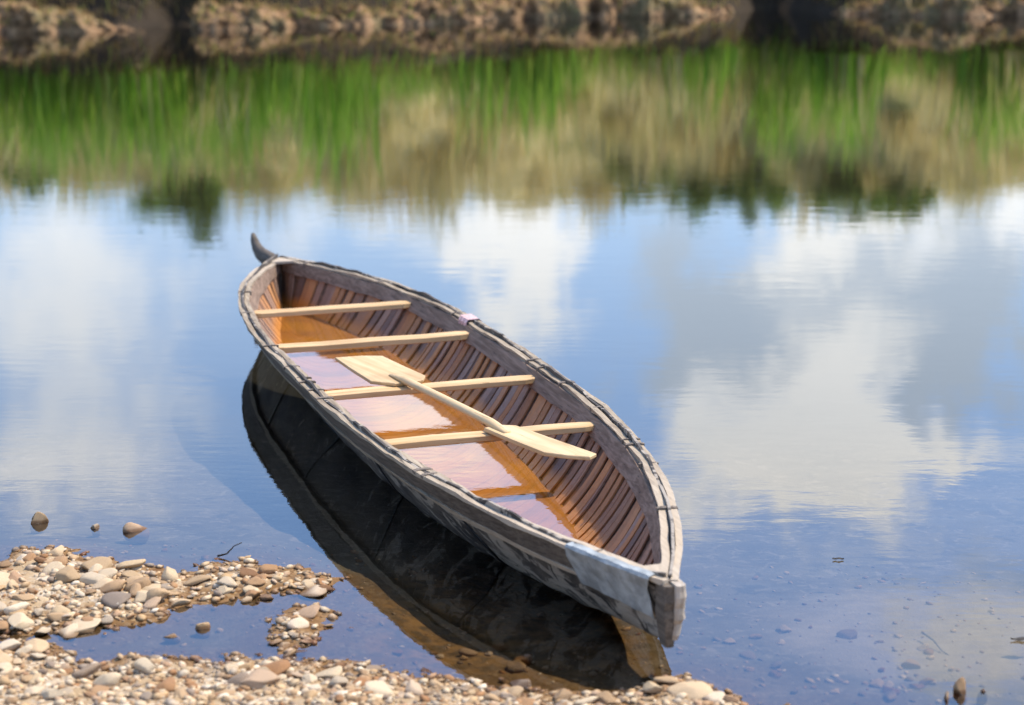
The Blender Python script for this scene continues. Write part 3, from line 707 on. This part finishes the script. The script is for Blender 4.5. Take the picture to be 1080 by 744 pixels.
def bush(x, t, h, w, seed):
    y = float(shore_y(np.array([x]))[0]) + t; z = float(height(np.array([[x, y]]))[0]); r = np.random.default_rng(seed)
    root = link('shrub', None, label='dark green leafy shrub rising from the dry grass across the water', cat='shrub', group='shrubs on the far slope'); root.location = (x, y, z - .05)
    tube('stem', [(0, 0, 0), (.04, 0, h * .4), (-.03, .03, h * .4), (.0, 0, h * .5)], .03, M_twig, root)
    for k in range(4):
        a = r.uniform(0, 6.28); tube('branch', [(0.02, 0, h * (.2 + .1 * k)), (math.cos(a) * w * .3, math.sin(a) * w * .3, h * (.45 + .1 * k)), (math.cos(a) * w * .48, math.sin(a) * w * .48, h * (.58 + .1 * k))], .02, M_twig, root, 5)
    cl = [(r.normal(0, .38, 3) * np.array([w, w, h * .55]) * .6 + np.array([0, 0, h * .5]), r.uniform(.14, .34)) for _ in range(16)]
    V = []; F = []
    for c, q in cl:
        for _ in range(130):
            p = c + r.normal(0, 1, 3) * q * .55; a = r.normal(0, 1, 3); a /= np.linalg.norm(a); b = np.cross(a, r.normal(0, 1, 3)); b /= np.linalg.norm(b) + 1e-6; s = r.uniform(.05, .095); k = len(V)
            V += [tuple(p - a * s), tuple(p + b * s * .45), tuple(p + a * s), tuple(p - b * s * .45)]; F.append((k, k + 1, k + 2, k + 3))
    link('crown', mesh_np('crown', V, F), M_bush, root)
for x, t, h, w, sd_ in ((-6.2, 6.0, 2.3, 1.3, 1), (-6.9, 7.5, 1.2, 1.4, 2), (4.3, 7.0, 1.6, 1.1, 3), (5.55, 6.5, 2.0, 1.7, 4), (7.3, 6.8, 1.5, 1.6, 5), (8.7, 6.5, 1.5, 2.0, 6), (-9.6, 6, 1.2, 1.5, 7), (2.9, 6.2, 1.3, 1.2, 8)):
    bush(x, t, h, w, sd_)
# short dry grass on the slope and green fringe on the bank edge: uncountable
def sward(name, n, tlo, thi, hlo, hhi, wid, mtl, seed):
    r = np.random.default_rng(seed); X = r.uniform(-16, 16, n); T = r.uniform(tlo, thi, n); Y = shore_y(X) + T; Z = height(np.column_stack([X, Y]))
    H = r.uniform(hlo, hhi, n); A = r.uniform(0, 6.28, n); Wd = wid * r.uniform(.6, 1.3, n) / 2; bx, by = np.cos(A + 1) * H * .3, np.sin(A + 1) * H * .3
    c, s = np.cos(A) * Wd, np.sin(A) * Wd
    V = np.stack([np.column_stack([X - c, Y - s, Z - .04]), np.column_stack([X + c, Y + s, Z - .04]), np.column_stack([X + bx, Y + by, Z + H])], 1).reshape(-1, 3)
    link(name, mesh_np(name, V, np.arange(3 * n).reshape(-1, 3)), mtl, kind='stuff')
sward('dry_grass', 26000, 1.2, 11, .25, .6, .035, M_straw, 3)
M_dead = m_leaf('dead_grass', [(0, (.24, .15, .065)), (.35, (.42, .29, .145)), (.6, (.17, .105, .05)), (.85, (.36, .28, .10)), (1, (.16, .24, .045))])
sward('dead_grass', 7000, .2, 1.5, .12, .4, .03, M_dead, 8)
sward('green_grass', 10000, .55, 2.8, .3, .8, .03, M_reed, 4)

def bank_fringe(n, seed):
    r = np.random.default_rng(seed); A = np.concatenate(MUDV); P = A[r.integers(0, len(A), n)]; V = []
    for p in P:
        d = np.array([r.normal(0, .6), -abs(r.normal(.5, .4)), 0]); h = r.uniform(.06, .26); w = r.uniform(.008, .02)
        V += [p + [-w, 0, -.02], p + [w, 0, -.02], p + d * h * .8 + [0, 0, h * r.uniform(-.3, .7)]]
    link('dry_bank_grass', mesh_np('dry_bank_grass', np.array(V), np.arange(3 * n).reshape(-1, 3)), M_dead, kind='stuff')
bank_fringe(9000, 21)
